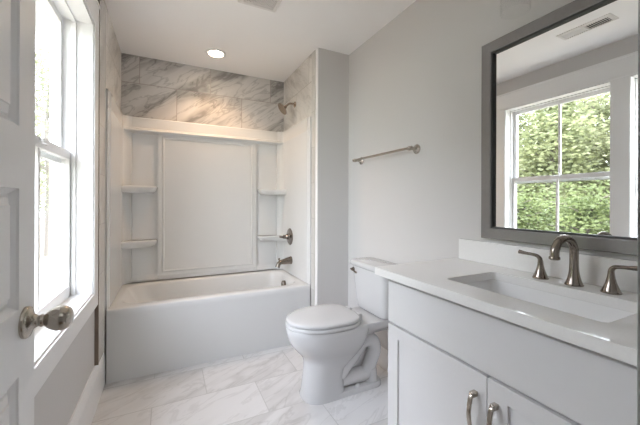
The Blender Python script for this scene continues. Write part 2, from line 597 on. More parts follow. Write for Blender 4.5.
# raised back band at the opening edge and outer edge
cas(W1[1] - 0.006, W1[1] + 0.012, WZ[0], zo1 - 0.165, CF + 0.005, CF)
cas(W2[0] + 0.006, W1[1] - 0.006, WZ[0] - 0.016, WZ[0] + 0.004, CF + 0.005, CF)
cas(W2[0] + 0.006, W1[1] - 0.006, zo1 - 0.165, zo1 - 0.148, CF + 0.005, CF)
cas(0.150, Yf, zo1 - 0.018, zo1, CF + 0.006, CF)
struct(obj('trim_6', bm, M['trim'], smooth=None, bevel=0.002), 'wide flat white casing around the double window', 'window trim')

# windows: double hung, frames and sashes with a vertical muntin
def sash(bm, y0, y1, z0, z1, x, st, rb, rt, mun):
    d = 0.016
    box(bm, x - d, x + d, y0, y0 + st, z0, z1)
    box(bm, x - d, x + d, y1 - st, y1, z0, z1)
    box(bm, x - d, x + d, y0 + st, y1 - st, z0, z0 + rb)
    box(bm, x - d, x + d, y0 + st, y1 - st, z1 - rt, z1)
    yc = (y0 + y1) / 2
    box(bm, x - 0.010, x + 0.010, yc - mun / 2, yc + mun / 2, z0 + rb, z1 - rt)
def window(name, label, y0, y1):
    w = thing(name, label, 'window', (-0.48, (y0 + y1) / 2, WZ[0]))
    w['kind'] = 'structure'
    z0, z1 = WZ
    t = 0.012
    b_ = B()
    xi, xo_ = CF - 0.004, -0.565
    box(b_, xo_, xi, y0, y0 + t, z0, z1)
    box(b_, xo_, xi, y1 - t, y1, z0, z1)
    box(b_, xo_, xi, y0 + t, y1 - t, z1 - t, z1)
    box(b_, xo_, xi, y0 + t, y1 - t, z0, z0 + t)
    for ya, yb in ((y0 + t, y0 + t + 0.010), (y1 - t - 0.010, y1 - t)):   # stops in front of and between the sashes
        box(b_, -0.472, -0.452, ya, yb, z0 + t, z1 - t)
        box(b_, -0.560, -0.548, ya, yb, z0 + t, z1 - t)
    box(b_, -0.472, -0.452, y0 + t, y1 - t, z1 - t - 0.010, z1 - t)
    obj('window_frame', b_, M['trim'], w, None, 0.0015)
    zm = 1.440
    for nm, zz0, zz1, x, rb, rt in (('upper_sash', zm - 0.030, z1 - t, -0.527, 0.042, 0.035),
                                    ('lower_sash', z0 + t, zm + 0.030, -0.490, 0.060, 0.042)):
        b_ = B()
        sash(b_, y0 + t + 0.001, y1 - t - 0.001, zz0, zz1, x, 0.032, rb, rt, 0.020)
        s_ = obj(nm, b_, M['trim'], w, None, 0.003)
        g_ = B()
        box(g_, x - 0.0015, x + 0.0015, y0 + t + 0.030, y1 - t - 0.030, zz0 + rb - 0.004, zz1 - rt + 0.004)
        obj('pane', g_, M['glass'], s_, None)
    b_ = B()
    yc = (y0 + y1) / 2
    box(b_, -0.474, -0.458, yc - 0.03, yc + 0.03, zm + 0.006, zm + 0.026)
    obj('sash_lock', b_, M['trim'], w, None, 0.003)
    return w
window('window_1', 'white double hung window unit reflected in the mirror', *W1)
window('window_2', 'white double hung window unit behind the open door', *W2)

# doorway lining and casing
bm = B()
jt = 0.018
box(bm, DX0 - 0.0, DX0 + 0.004, 0.020, YN + 0.002, 0, DZ)
box(bm, DX1 - 0.004, DX1, 0.020, YN + 0.002, 0, DZ)
box(bm, DX0, DX1, 0.020, YN + 0.002, DZ - 0.004, DZ)
box(bm, DX1, DX1 + 0.075, YN, YN + 0.0165, 0, DZ + 0.075)
box(bm, DX0 - 0.060, DX0 - 0.005, YN, YN + 0.012, 0, DZ + 0.075)
box(bm, DX0 - 0.005, DX1, YN, YN + 0.0165, DZ + 0.003, DZ + 0.075)
struct(obj('trim_7', bm, M['trim'], smooth=None, bevel=0.002), 'white casing and jamb of the bathroom doorway', 'door trim')

# ------------------------------------------------------------------ the open door
d = thing('door_1', 'open white panelled door with an egg shaped nickel knob', 'door', (-0.29, 0.165, 0.012))
d['kind'] = 'structure'
bm = B()
xf, xb = -0.274, -0.309
us = [0.165, 0.248, 0.503, 0.583, 0.838, 0.921]
zs = [0.012, 0.20, 0.849, 0.985, 1.234, 1.361, 1.92, 2.042]
pan = {(i, j) for i in (1, 3) for j in (1, 3, 5)}
dep = [(0, 0), (0.0015, -0.004), (0.009, -0.010), (0.012, -0.0135), (0.019, -0.0135), (0.0205, -0.010), (0.033, -0.0045), (0.0345, -0.0020)]
relief_face(bm, lambda u, z, q: Vector((xf + q, u, z)), us, zs, pan, dep)
relief_face(bm, lambda u, z, q: Vector((xb - q, u, z)), us, zs, pan, dep)
for (ua, ub) in ((us[0], us[0]), (us[-1], us[-1])):
    bm.faces.new([bm.verts.new(p) for p in ((xf, ua, zs[0]), (xb, ua, zs[0]), (xb, ua, zs[-1]), (xf, ua, zs[-1]))])
for z in (zs[0], zs[-1]):
    bm.faces.new([bm.verts.new(p) for p in ((xf, us[0], z), (xb, us[0], z), (xb, us[-1], z), (xf, us[-1], z))])
obj('door_slab', bm, M['door'], d, None)
kx, ky, kz = xf, 0.868, 0.950
bm = B()
lathe(bm, (kx, ky, kz), (1, 0, 0), [(-0.001, 0.033), (0.004, 0.0335), (0.008, 0.031), (0.011, 0.024), (0.014, 0.0165), (0.020, 0.0125),
                                    (0.024, 0.0115), (0.027, 0.0135), (0.029, 0.0135), (0.031, 0.012), (0.034, 0.0125), (0.038, 0.0175), (0.045, 0.0225),
                                    (0.053, 0.0258), (0.062, 0.0265), (0.070, 0.0250), (0.077, 0.0205), (0.081, 0.014), (0.0825, 0.006), (0.083, 0)], 40)
obj('door_knob', bm, M['nickel'], d, 50)
bm = B()
box(bm, -0.305, -0.278, 0.9205, 0.9225, 0.895, 1.005)
obj('latch_plate', bm, M['nickel'], d, None)
for zz in (0.20, 1.02, 1.85):
    bm = B()
    lathe(bm, (-0.277, 0.1585, zz), (0, 0, 1), [(0, 0.006), (0.09, 0.006)], 16)
    obj('hinge', bm, M['nickel'], d)

# ------------------------------------------------------------------ bathtub
tub = thing('bathtub', 'white alcove bathtub with a plain front apron below the wall panels', 'bathtub', (0.37, 2.83, 0))
bm = B()
x0, x1, y0, y1, zr = CF + 0.004, XA - 0.004, YT, 3.186, 0.490
nn, sd = 8, 10
L_ = []
L_.append(rrect(x0, x1, y0 + 0.003, y1, 0.008, 0.0, nn, sd))
L_.append(rrect(x0, x1, y0 + 0.003, y1, 0.008, 0.060, nn, sd))
L_.append(rrect(x0, x1, y0 + 0.001, y1, 0.008, 0.425, nn, sd))
L_.append(rrect(x0, x1, y0 - 0.006, y1, 0.010, 0.447, nn, sd))
L_.append(rrect(x0, x1, y0 - 0.006, y1, 0.010, zr - 0.012, nn, sd))
L_.append(rrect(x0, x1, y0 - 0.002, y1, 0.010, zr - 0.003, nn, sd))
L_.append(rrect(x0 + 0.005, x1 - 0.005, y0 + 0.008, y1 - 0.005, 0.012, zr, nn, sd))
L_.append(rrect(-0.315, 1.045, y0 + 0.072, 3.118, 0.135, zr, nn, sd))
L_.append(rrect(-0.302, 1.035, y0 + 0.084, 3.108, 0.130, zr - 0.004, nn, sd))
L_.append(rrect(-0.290, 1.028, y0 + 0.092, 3.100, 0.128, zr - 0.018, nn, sd))
L_.append(rrect(-0.235, 1.018, y0 + 0.105, 3.085, 0.130, 0.38, nn, sd))
L_.append(rrect(-0.160, 1.005, y0 + 0.120, 3.070, 0.130, 0.27, nn, sd))
L_.append(rrect(-0.090, 0.990, y0 + 0.140, 3.050, 0.125, 0.18, nn, sd))
L_.append(rrect(-0.040, 0.970, y0 + 0.165, 3.025, 0.110, 0.140, nn, sd))
L_.append(rrect(0.05, 0.90, y0 + 0.230, 2.960, 0.08, 0.125, nn, sd))
loft(bm, L_, True, True)
obj('tub_shell', bm, M['acrylic'], tub, 50)
bm = B()
lathe(bm, (1.018, 2.86, 0.405), (-1, 0, 0.06), [(0, 0.001), (0.0, 0.036), (0.024, 0.036), (0.030, 0.031), (0.032, 0.012), (0.035, 0.012), (0.036, 0)], 32, sx_=0.82, sy_=1.10)
obj('overflow_plate', bm, M['darknickel'], tub)
bm = B()
lathe(bm, (0.80, 2.86, 0.124), (0, 0, 1), [(0, 0.036), (0.005, 0.034), (0.006, 0.018), (0.016, 0.018), (0.018, 0)], 28)
obj('drain', bm, M['darknickel'], tub)

# ------------------------------------------------------------------ moulded wall surround with corner shelves
sur = thing('shower_surround', 'glossy white moulded wall panels with corner shelves above the tub', 'shower surround', (0.37, 3.1, 0.49))
ZB = 0.500
YS = 3.188
# back panel: lower seam ledge, top ledge and raised middle panel are mouldings of one skin
bm = B()
def profile_panel(xa, xb_, dy):
    pr = [(YS, ZB), (YS - 0.030, ZB), (YS - 0.030, ZB + 0.014), (YS - dy - 0.006, ZB + 0.040), (YS - dy, ZB + 0.060), (YS - dy, 1.795),
          (YS - dy - 0.004, 1.808), (YS - 0.056, 1.822), (YS - 0.062, 1.832), (YS - 0.056, 1.842), (YS - 0.030, 1.850),
          (YS - 0.024, 1.860), (YS - 0.022, ZS - 0.006), (YS - 0.016, ZS), (YS, ZS)]
    loft(bm, [[(xa, y, z) for y, z in pr], [(xb_, y, z) for y, z in pr]])
profile_panel(-0.350, -0.086, 0.003)
profile_panel(-0.086, 0.812, 0.030)
profile_panel(0.812, 1.090, 0.003)
# groove-framed centre panel: raised border bead
def bead(xa, xb_, za, zb):
    y_ = YS - 0.030
    lp = []
    for ins, dp in ((0.0, 0.0), (0.003, 0.006), (0.009, 0.008), (0.016, 0.006), (0.020, 0.0)):
        lp.append([(xa + ins, y_ - dp, za + ins), (xb_ - ins, y_ - dp, za + ins), (xb_ - ins, y_ - dp, zb - ins), (xa + ins, y_ - dp, zb - ins)])
    loft(bm, lp, False, False)
bead(-0.052, 0.776, 0.565, 1.792)
obj('back_panel', bm, M['acrylic'], sur, 28)
def side_panel(xw, s):
    """xw = face of the wall, s = +1 when the room lies towards +X"""
    b_ = B()
    pts = []
    # plan outline: front flange, flat, corner cove
    plan = [(0.0, YT + 0.001), (0.010, YT + 0.001), (0.012, YT + 0.006), (0.012, YT + 0.042), (0.018, YT + 0.050), (0.019, 2.95)]
    for k in range(0, 7):
        a = k / 6 * PI / 2
        plan.append((0.019 + 0.062 * (1 - math.cos(a)), 3.105 + 0.058 * math.sin(a)))
    plan += [(0.083, YS - 0.006), (0.0, YS - 0.006)]
    loops = []
    for z, e in ((ZB - 0.008, 0), (1.822, 0), (1.828, 0.003), (1.842, 0.003), (1.848, 0), (ZS - 0.004, 0.0), (ZS, -0.004)):
        loops.append([(xw + s * max(0, px + (e if px > 0.001 else 0)), py, z) for px, py in plan])
    loft(b_, loops)
    return obj('side_panel', b_, M['acrylic'], sur, 28)
side_panel(CF + 0.001, 1)
side_panel(XA - 0.001, -1)
def shelf(xa, xb_, corner, z, th):
    """corner = X of the wall corner, the free end is rounded"""
    b_ = B()
    s = 1 if xb_ > xa else -1
    plan = [(xa, YS - 0.008), (xa, 3.020)]
    n = 10
    plan += [(xa + s * 0.045, 3.050), (xa + s * 0.080, 3.072), (xa + s * 0.12, 3.083)]
    xe = xb_
    r = 0.05
    for k in range(n + 1):
        a = k / n * PI / 2
        plan.append((xe - s * r + s * r * math.sin(a), 3.083 + r * (1 - math.cos(a))))
    plan.append((xe, YS - 0.008))
    def ins(e):
        cx, cy = (xa + xe) / 2, 3.13
        out = []
        for px, py in plan:
            out.append((px - math.copysign(min(e, abs(px - cx)), px - cx) if abs(px - xa) > 1e-6 else px, py + e if py < 3.15 else py))
        return out
    loops = []
    for e, zz in ((0.030, z - th), (0.010, z - th * 0.72), (0.001, z - th * 0.30), (0.0, z - 0.010), (0.003, z - 0.002), (0.008, z), (0.016, z), (0.020, z - 0.003)):
        loops.append([(px, py, zz) for px, py in ins(e)])
    loft(b_, loops)
    return obj('shelf', b_, M['acrylic'], sur, 40)
for zz in (1.343, 0.868):
    shelf(CF + 0.016, -0.092, CF, zz, 0.062)
for zz in (1.338, 0.858):
    shelf(XA - 0.016, 0.826, XA, zz, 0.056)

# ------------------------------------------------------------------ shower fittings
XS = XA - 0.020
sh = thing('overhead_shower', 'brushed metal shower head on a bent arm in the marble tile', 'shower head', (XA, 2.855, 2.165))
bm = B()
lathe(bm, (XA + 0.001, 2.855, 2.165), (-1, 0, 0), [(0, 0.030), (0.004, 0.030), (0.009, 0.024), (0.013, 0.014), (0.014, 0.011)], 28)
obj('flange', bm, M['warmnickel'], sh)
bm = B()
tube(bm, smooth_path([(XA - 0.006, 2.855, 2.165), (1.090, 2.856, 2.170), (1.060, 2.858, 2.168), (1.036, 2.860, 2.150), (1.018, 2.861, 2.128)], 6), 0.0095, 16)
obj('shower_arm', bm, M['warmnickel'], sh)
bm = B()
hd = Vector((-0.80, 0.02, -0.60))
lathe(bm, (1.022, 2.861, 2.134), hd, [(-0.006, 0.010), (0.0, 0.016), (0.010, 0.018), (0.016, 0.014), (0.022, 0.018), (0.030, 0.036), (0.036, 0.054), (0.041, 0.061), (0.048, 0.062), (0.051, 0.058), (0.050, 0.040), (0.050, 0)], 36)
obj('spray_head', bm, M['warmnickel'], sh, 40)

va = thing('shower_valve', 'round metal shower valve plate with a short lever on the tub wall', 'shower valve', (XS, 2.93, 0.86))
bm = B()
vc = (XS + 0.002, 2.93, 0.860)
lathe(bm, vc, (-1, 0, 0), [(0, 0.084), (0.004, 0.084), (0.009, 0.078), (0.011, 0.060), (0.013, 0.042), (0.018, 0.034), (0.028, 0.030), (0.030, 0.024)], 40)
obj('escutcheon', bm, M['darknickel'], va)
bm = B()
lathe(bm, (XS - 0.026, 2.93, 0.860), (-1, 0, 0), [(0, 0.026), (0.010, 0.028), (0.018, 0.022), (0.026, 0.018), (0.040, 0.020), (0.046, 0.018), (0.050, 0.008), (0.051, 0)], 28)
tube(bm, smooth_path([(XS - 0.060, 2.93, 0.860), (XS - 0.078, 2.925, 0.858), (XS - 0.098, 2.916, 0.862), (XS - 0.112, 2.912, 0.866)], 5), [0.0095] * 8 + [0.011] * 5 + [0.010] * 3, 14)
obj('handle', bm, M['darknickel'], va, 40)

sp = thing('tub_spout', 'brushed metal tub spout with a pull up diverter over the tub', 'tub spout', (XS, 2.895, 0.63))
bm = B()
pts = smooth_path([(XS + 0.001, 2.893, 0.630), (1.060, 2.892, 0.628), (1.020, 2.890, 0.622), (0.985, 2.888, 0.618), (0.962, 2.887, 0.602), (0.950, 2.886, 0.572)], 6)
n_ = len(pts)
rad = [0.040 + (0.021 - 0.040) * min(1, i / (n_ * 0.62)) + 0.003 * max(0, (i / n_ - 0.7)) * 3 for i in range(n_)]
tube(bm, pts, rad, 24)
obj('spout', bm, M['darknickel'], sp, 40)
bm = B()
lathe(bm, (0.972, 2.888, 0.630), (-0.25, 0, 1), [(0, 0.007), (0.016, 0.006), (0.018, 0.010), (0.026, 0.011), (0.030, 0.006), (0.031, 0)], 16)
obj('diverter_knob', bm, M['darknickel'], sp)

# ------------------------------------------------------------------ ceiling fittings
rl = thing('recessed_light', 'glowing warm recessed ceiling light above the bathtub', 'ceiling light', (0.366, 2.83, ZC))
bm = B()
lathe(bm, (0.366, 2.83, ZC + 0.001), (0, 0, -1), [(0, 0.088), (0.006, 0.086), (0.010, 0.078), (0.009, 0.064), (0.001, 0.057)], 40, False, False)
obj('trim_ring', bm, M['trim'], rl)
bm = B()
lathe(bm, (0.366, 2.83, ZC - 0.0005), (0, 0, -1), [(0, 0.058), (0.003, 0.057), (0.006, 0.045), (0.0065, 0)], 36)
obj('lens', bm, M['lens'], rl)
ld = bpy.data.lights.new('recessed_lamp', 'SPOT')
ld.energy = 15
ld.spot_size = math.radians(124)
ld.spot_blend = 0.55
ld.shadow_soft_size = 0.055
ld.color = (1.0, 0.65, 0.39)
lo = bpy.data.objects.new('recessed_lamp', ld)
COL.objects.link(lo)
lo.location = (0.366, 2.83, ZC - 0.012)

ex = thing('exhaust_fan_grille', 'square white exhaust fan grille with fine mesh in the ceiling', 'vent', (0.53, 1.90, ZC))
gx0, gx1, gy0, gy1 = 0.395, 0.648, 1.775, 2.028
bm = B()
zc = ZC
lp_o = lambda e, z: [(gx0 + e, gy0 + e, z), (gx1 - e, gy0 + e, z), (gx1 - e, gy1 - e, z), (gx0 + e, gy1 - e, z)]
loft(bm, [lp_o(0, zc), lp_o(0, zc - 0.006), lp_o(0.008, zc - 0.014), lp_o(0.030, zc - 0.016), lp_o(0.032, zc - 0.009), lp_o(0.032, zc)], False, False)
obj('grille_frame', bm, M['grille'], ex, None)
bm = B(); box(bm, gx0 + 0.030, gx1 - 0.030, gy0 + 0.030, gy1 - 0.030, zc - 0.002, zc)
obj('duct_backing', bm, M['void'], ex, None)
bm = B()
a0, a1, b0, b1 = gx0 + 0.031, gx1 - 0.031, gy0 + 0.031, gy1 - 0.031
step = 0.0125
wd = 0.0026
def diag(c, sgn):
    # clip the line y = sgn*x + c to the grille opening
    ps = []
    for x in (a0, a1):
        y = sgn * x + c
        if b0 <= y <= b1: ps.append((x, y))
    for y in (b0, b1):
        x = (y - c) / sgn
        if a0 < x < a1: ps.append((x, y))
    return ps[:2] if len(ps) >= 2 else None
for sgn in (1, -1):
    for k in range(-60, 61):
        c = (b0 + b1) / 2 - sgn * (a0 + a1) / 2 + k * step * 1.414
        q = diag(c, sgn)
        if not q: continue
        p_, r_ = Vector(q[0] + (0,)), Vector(q[1] + (0,))
        if (r_ - p_).length < 0.004: continue
        nrm = Vector((-(r_ - p_).y, (r_ - p_).x, 0)).normalized() * wd
        zz = zc - 0.0085 - (0.0004 if sgn > 0 else 0)
        lo_ = [[p_ + nrm, p_ - nrm, r_ - nrm, r_ + nrm]]
        loft(bm, [[v + Vector((0, 0, zz)) for v in lo_[0]], [v + Vector((0, 0, zz - 0.003)) for v in lo_[0]]])
obj('mesh_screen', bm, M['grille'], ex, None)

rg = thing('ceiling_register', 'long white ceiling air register seen in the mirror', 'vent', (0.065, 1.20, ZC))
vx0, vx1, vy0, vy1 = 0.0, 0.132, 1.035, 1.365
bm = B()
lp_o = lambda e, z: [(vx0 + e, vy0 + e, z), (vx1 - e, vy0 + e, z), (vx1 - e, vy1 - e, z), (vx0 + e, vy1 - e, z)]
loft(bm, [lp_o(0, zc), lp_o(0.001, zc - 0.004), lp_o(0.020, zc - 0.010), lp_o(0.024, zc - 0.010), lp_o(0.025, zc)], False, False)
box(bm, vx0 + 0.02, vx1 - 0.02, 1.194, 1.206, zc - 0.010, zc - 0.001)
obj('register_frame', bm, M['grille'], rg, None)
bm = B(); box(bm, vx0 + 0.022, vx1 - 0.022, vy0 + 0.022, vy1 - 0.022, zc - 0.0015, zc)
obj('duct_backing', bm, M['void'], rg, None)
for half, tilt in ((0, 1), (1, -1)):
    bm = B()
    ya, yb = ((vy0 + 0.027, 1.193), (1.207, vy1 - 0.027))[half]
    n_ = 10
    for i in range(n_):
        yc = ya + (yb - ya) * (i + 0.5) / n_
        dy, dz = 0.0048 * tilt, 0.0040
        q = [(yc - dy, zc - 0.0095 + 0.0), (yc + dy, zc - 0.0025), (yc + dy + 0.0012, zc - 0.0025), (yc - dy + 0.0012, zc - 0.0095)]
        loft(bm, [[(vx0 + 0.023, y, z) for y, z in q], [(vx1 - 0.023, y, z) for y, z in q]])
    obj('louver_bank', bm, M['grille'], rg, None)

# ------------------------------------------------------------------ towel bar
tb = thing('towel_bar', 'brushed metal towel bar on the wall above the toilet', 'towel bar', (XR, 1.82, 1.545))
ZT = 1.548
bm = B()
XB_ = 1.356
tube(bm, [(XB_, 1.488, ZT), (XB_, 2.155, ZT)], 0.0085, 18)
for ya, sg in ((1.488, -1), (2.155, 1)):
    lathe(bm, (XB_, ya, ZT), (0, sg, 0), [(-0.006, 0.009), (0, 0.011), (0.004, 0.0115), (0.008, 0.008), (0.010, 0)], 18)
obj('bar', bm, M['nickel'], tb)
for ya in (1.506, 2.137):
    bm = B()
    lathe(bm, (XR, ya, ZT - 0.002), (-1, 0, 0), [(-0.001, 0.030), (0.004, 0.031), (0.007, 0.029), (0.011, 0.020), (0.018, 0.013), (0.034, 0.010), (0.050, 0.0105), (0.058, 0.014), (0.068, 0.0145), (0.074, 0.010), (0.076, 0)], 32)
    obj('post', bm, M['nickel'], tb, 45)

# ------------------------------------------------------------------ toilet
TY = 1.765
to = thing('toilet', 'white two piece toilet with closed lid between vanity and tub', 'toilet', (1.05, TY, 0))
def egg(xf_, xb_, hw, z, xc=None, pb=2.8, n=48, pf=2.0):
    """plan outline: rounded towards the front (-X), squarer at the back"""
    if xc is None: xc = xf_ + (xb_ - xf_) * 0.52
    out = []
    for k in range(n):
        a = 2 * PI * k / n
        c, s = math.cos(a), math.sin(a)
        p = pb if c > 0 else pf
        rx = (xb_ - xc) if c > 0 else (xc - xf_)
        out.append(Vector((xc + rx * math.copysign(abs(c) ** (2 / p), c), TY + hw * math.copysign(abs(s) ** (2 / p), s), z)))
    return out
bm = B()
LL = [egg(0.738, 1.000, 0.112, 0.0, pb=5, pf=2.5), egg(0.736, 1.002, 0.112, 0.012, pb=5, pf=2.5), egg(0.743, 1.000, 0.105, 0.035, pb=5, pf=2.4),
      egg(0.750, 0.996, 0.100, 0.10, pb=5, pf=2.3), egg(0.755, 1.000, 0.099, 0.165, pb=5, pf=2.2), egg(0.756, 1.02, 0.100, 0.185, pb=5, pf=2.2),
      egg(0.756, 1.07, 0.104, 0.215, pb=4, pf=2.1), egg(0.748, 1.11, 0.114, 0.245, pb=3.5), egg(0.728, 1.135, 0.131, 0.272, pb=3.2), egg(0.699, 1.15, 0.150, 0.302, pb=3.2),
      egg(0.672, 1.16, 0.168, 0.337, pb=3.2), egg(0.655, 1.17, 0.179, 0.375, pb=3.2), egg(0.646, 1.18, 0.184, 0.412, pb=3.2), egg(0.644, 1.18, 0.185, 0.436, pb=3.2), egg(0.648, 1.175, 0.181, 0.443, pb=3.2)]
loft(bm, LL)
obj('bowl', bm, M['porcelain'], to, 60)
# rear deck that carries the tank
bm = B()
def deck(xa, xb_, h0, h1, z):
    return [(xa, TY - h0, z), (xa + (xb_ - xa) * 0.45, TY - h0 * 0.85 - h1 * 0.15, z), (xb_, TY - h1, z), (xb_ + 0.012, TY - h1 + 0.02, z), (xb_ + 0.012, TY + h1 - 0.02, z), (xb_, TY + h1, z),
            (xa + (xb_ - xa) * 0.45, TY + h0 * 0.85 + h1 * 0.15, z), (xa, TY + h0, z)]
loft(bm, [deck(1.02, 1.33, 0.070, 0.055, 0.335), deck(1.02, 1.36, 0.120, 0.105, 0.385), deck(1.02, 1.375, 0.150, 0.135, 0.420), deck(1.02, 1.378, 0.154, 0.140, 0.438), deck(1.02, 1.374, 0.150, 0.136, 0.446)])
obj('tank_deck', bm, M['porcelain'], to, 40, 0.006)
# foot and exposed trapway
bm = B()
loft(bm, [rrect(0.90, 1.285, TY - 0.110, TY + 0.110, 0.06, z, 6, 3) for z in (0.0, 0.020)] + [rrect(0.905, 1.28, TY - 0.104, TY + 0.104, 0.058, 0.030, 6, 3), rrect(0.98, 1.25, TY - 0.07, TY + 0.07, 0.05, 0.036, 6, 3)])
obj('foot', bm, M['porcelain'], to, 40)
bm = B()
trap = smooth_path([(0.975, 0, 0.110), (1.02, 0, 0.165), (1.075, 0, 0.215), (1.125, 0, 0.275), (1.175, 0, 0.298), (1.228, 0, 0.280), (1.245, 0, 0.225), (1.222, 0, 0.165), (1.200, 0, 0.115), (1.165, 0, 0.080), (1.10, 0, 0.080), (1.03, 0, 0.080), (0.985, 0, 0.080)], 6)
for s in (-1, 1):
    tube(bm, [Vector((p.x, TY + s * 0.046, p.z)) for p in trap], 0.047, 20)
    tube(bm, [Vector((1.205, TY + s * 0.046, 0.115)), Vector((1.212, TY + s * 0.046, 0.02))], 0.050, 20)
box(bm, 0.98, 1.24, TY - 0.03, TY + 0.03, 0.02, 0.30)
box(bm, 1.06, 1.22, TY - 0.045, TY + 0.045, 0.27, 0.36)
obj('trapway', bm, M['porcelain'], to, 60)
for s in (-1, 1):
    bm = B()
    lathe(bm, (1.09, TY + s * 0.088, 0.032), (0, 0, 1), [(0, 0.016), (0.010, 0.015), (0.019, 0.010), (0.022, 0)], 20)
    obj('bolt_cap', bm, M['seatplastic'], to)
bm = B()
loft(bm, [egg(0.652, 1.105, 0.174, 0.4445, pb=3.4), egg(0.652, 1.105, 0.174, 0.450, pb=3.4), egg(0.642, 1.105, 0.184, 0.452, pb=3.4), egg(0.641, 1.105, 0.185, 0.464, pb=3.4), egg(0.645, 1.105, 0.181, 0.468, pb=3.4), egg(0.662, 1.09, 0.166, 0.469, pb=3.4)])
obj('seat', bm, M['seatplastic'], to, 60)
bm = B()
loft(bm, [egg(0.662, 1.09, 0.164, 0.4695, pb=3.6), egg(0.662, 1.09, 0.164, 0.4745, pb=3.6), egg(0.645, 1.098, 0.181, 0.4760, pb=3.6), egg(0.644, 1.098, 0.182, 0.486, pb=3.6), egg(0.648, 1.096, 0.178, 0.492, pb=3.6),
          egg(0.665, 1.085, 0.162, 0.4965, pb=3.4), egg(0.72, 1.03, 0.11, 0.500, pb=3.0), egg(0.80, 0.96, 0.05, 0.501)])
obj('lid', bm, M['seatplastic'], to, 60)
for s in (-1, 1):
    bm = B()
    lathe(bm, (1.112, TY + s * 0.062 - 0.02, 0.474), (0, 1, 0), [(0, 0.015), (0.003, 0.017), (0.037, 0.017), (0.040, 0.015)], 18)
    box(bm, 1.097, 1.128, TY + s * 0.062 - 0.018, TY + s * 0.062 + 0.018, 0.444, 0.480)
    obj('seat_hinge', bm, M['seatplastic'], to)
bm = B()
loft(bm, [rrect(1.245, 1.385, TY - 0.150, TY + 0.150, 0.04, 0.447, 6, 4), rrect(1.232, 1.392, TY - 0.164, TY + 0.164, 0.045, 0.462, 6, 4), rrect(1.226, 1.395, TY - 0.172, TY + 0.172, 0.045, 0.52, 6, 4),
          rrect(1.216, 1.400, TY - 0.190, TY + 0.190, 0.045, 0.66, 6, 4), rrect(1.210, 1.402, TY - 0.200, TY + 0.200, 0.045, 0.752, 6, 4)])
obj('tank', bm, M['porcelain'], to, 50)
bm = B()
loft(bm, [rrect(1.206, 1.404, TY - 0.204, TY + 0.204, 0.045, 0.750, 6, 4), rrect(1.198, 1.406, TY - 0.214, TY + 0.214, 0.045, 0.757, 6, 4), rrect(1.197, 1.407, TY - 0.215, TY + 0.215, 0.045, 0.780, 6, 4),
          rrect(1.201, 1.405, TY - 0.211, TY + 0.211, 0.045, 0.787, 6, 4), rrect(1.212, 1.398, TY - 0.20, TY + 0.20, 0.04, 0.790, 6, 4)])
obj('tank_lid', bm, M['porcelain'], to, 50)
bm = B()
lathe(bm, (1.214, TY + 0.158, 0.722), (-1, 0, 0), [(0, 0.015), (0.006, 0.015), (0.012, 0.011), (0.020, 0.010)], 20)
tube(bm, smooth_path([(1.196, TY + 0.170, 0.723), (1.192, TY + 0.145, 0.721), (1.192, TY + 0.115, 0.714), (1.194, TY + 0.096, 0.709)], 5), [0.007] * 6 + [0.006] * 6 + [0.0075] * 4, 14)
obj('flush_lever', bm, M['darknickel'], to)

# ------------------------------------------------------------------ vanity
XCF = 0.905
va_y0, va_y1 = YN + 0.006, 1.141
cb = thing('vanity_cabinet', 'white vanity cabinet with a flat false drawer and two doors', 'cabinet', (1.15, 0.64, 0))
bm = B()
box(bm, XCF + 0.019, XR - 0.002, va_y0, va_y1, 0.10, 0.690)          # carcass below the basin
box(bm, XCF + 0.075, XR - 0.010, va_y0, va_y1 - 0.004, 0.0, 0.10)   # toe kick
box(bm, XCF + 0.019, XCF + 0.040, va_y0, va_y1, 0.690, 0.8725)       # front rail, ends and back rail
box(bm, XCF + 0.040, XR - 0.002, va_y0, va_y0 + 0.018, 0.690, 0.8725)
box(bm, XCF + 0.040, XR - 0.002, va_y1 - 0.018, va_y1, 0.690, 0.8725)
obj('cabinet_body', bm, M['cab'], cb, None, 0.001)
bm = B(); box(bm, XCF, XCF + 0.0185, va_y0 + 0.003, va_y1 - 0.001, 0.667, 0.850)
obj('false_drawer_front', bm, M['cab'], cb, None, 0.0025)
def shaker(y0, y1, z0, z1, hy):
    b_ = B()
    st = 0.064
    ys, zs_ = [y0, y0 + st, y1 - st, y1], [z0, z0 + st, z1 - 0.052, z1]
    relief_face(b_, lambda u, z, q: Vector((XCF - q, u, z)), ys, zs_, {(1, 1)}, [(0, 0), (0.0004, -0.008), (0.003, -0.0085)])
    xb_ = XCF + 0.0185
    lp = lambda x: [(x, y0, z0), (x, y1, z0), (x, y1, z1), (x, y0, z1)]
    loft(b_, [lp(XCF), lp(xb_)], False, True)
    dr = obj('door', b_, M['cab'], cb, None, 0.0015)
    h = B()
    zt, zb = 0.588, 0.470
    p_ = smooth_path([(XCF - 0.018, hy, zt), (XCF - 0.027, hy, zt - 0.012), (XCF - 0.035, hy, (zt + zb) / 2), (XCF - 0.027, hy, zb + 0.012), (XCF - 0.018, hy, zb)], 8)
    tube(h, p_, [0.0042] * len(p_), 16, flat=1.75, up=(1, 0, 0), power=3.5)
    for z in (zt, zb):
        box(h, XCF - 0.024, XCF, hy - 0.0075, hy + 0.0075, z - 0.010, z + 0.006)
    obj('handle', h, M['nickel'], dr, 40, 0.0012)
shaker(0.6505, va_y1 - 0.001, 0.115, 0.656, 0.688)
shaker(va_y0 + 0.003, 0.6470, 0.115, 0.656, 0.617)

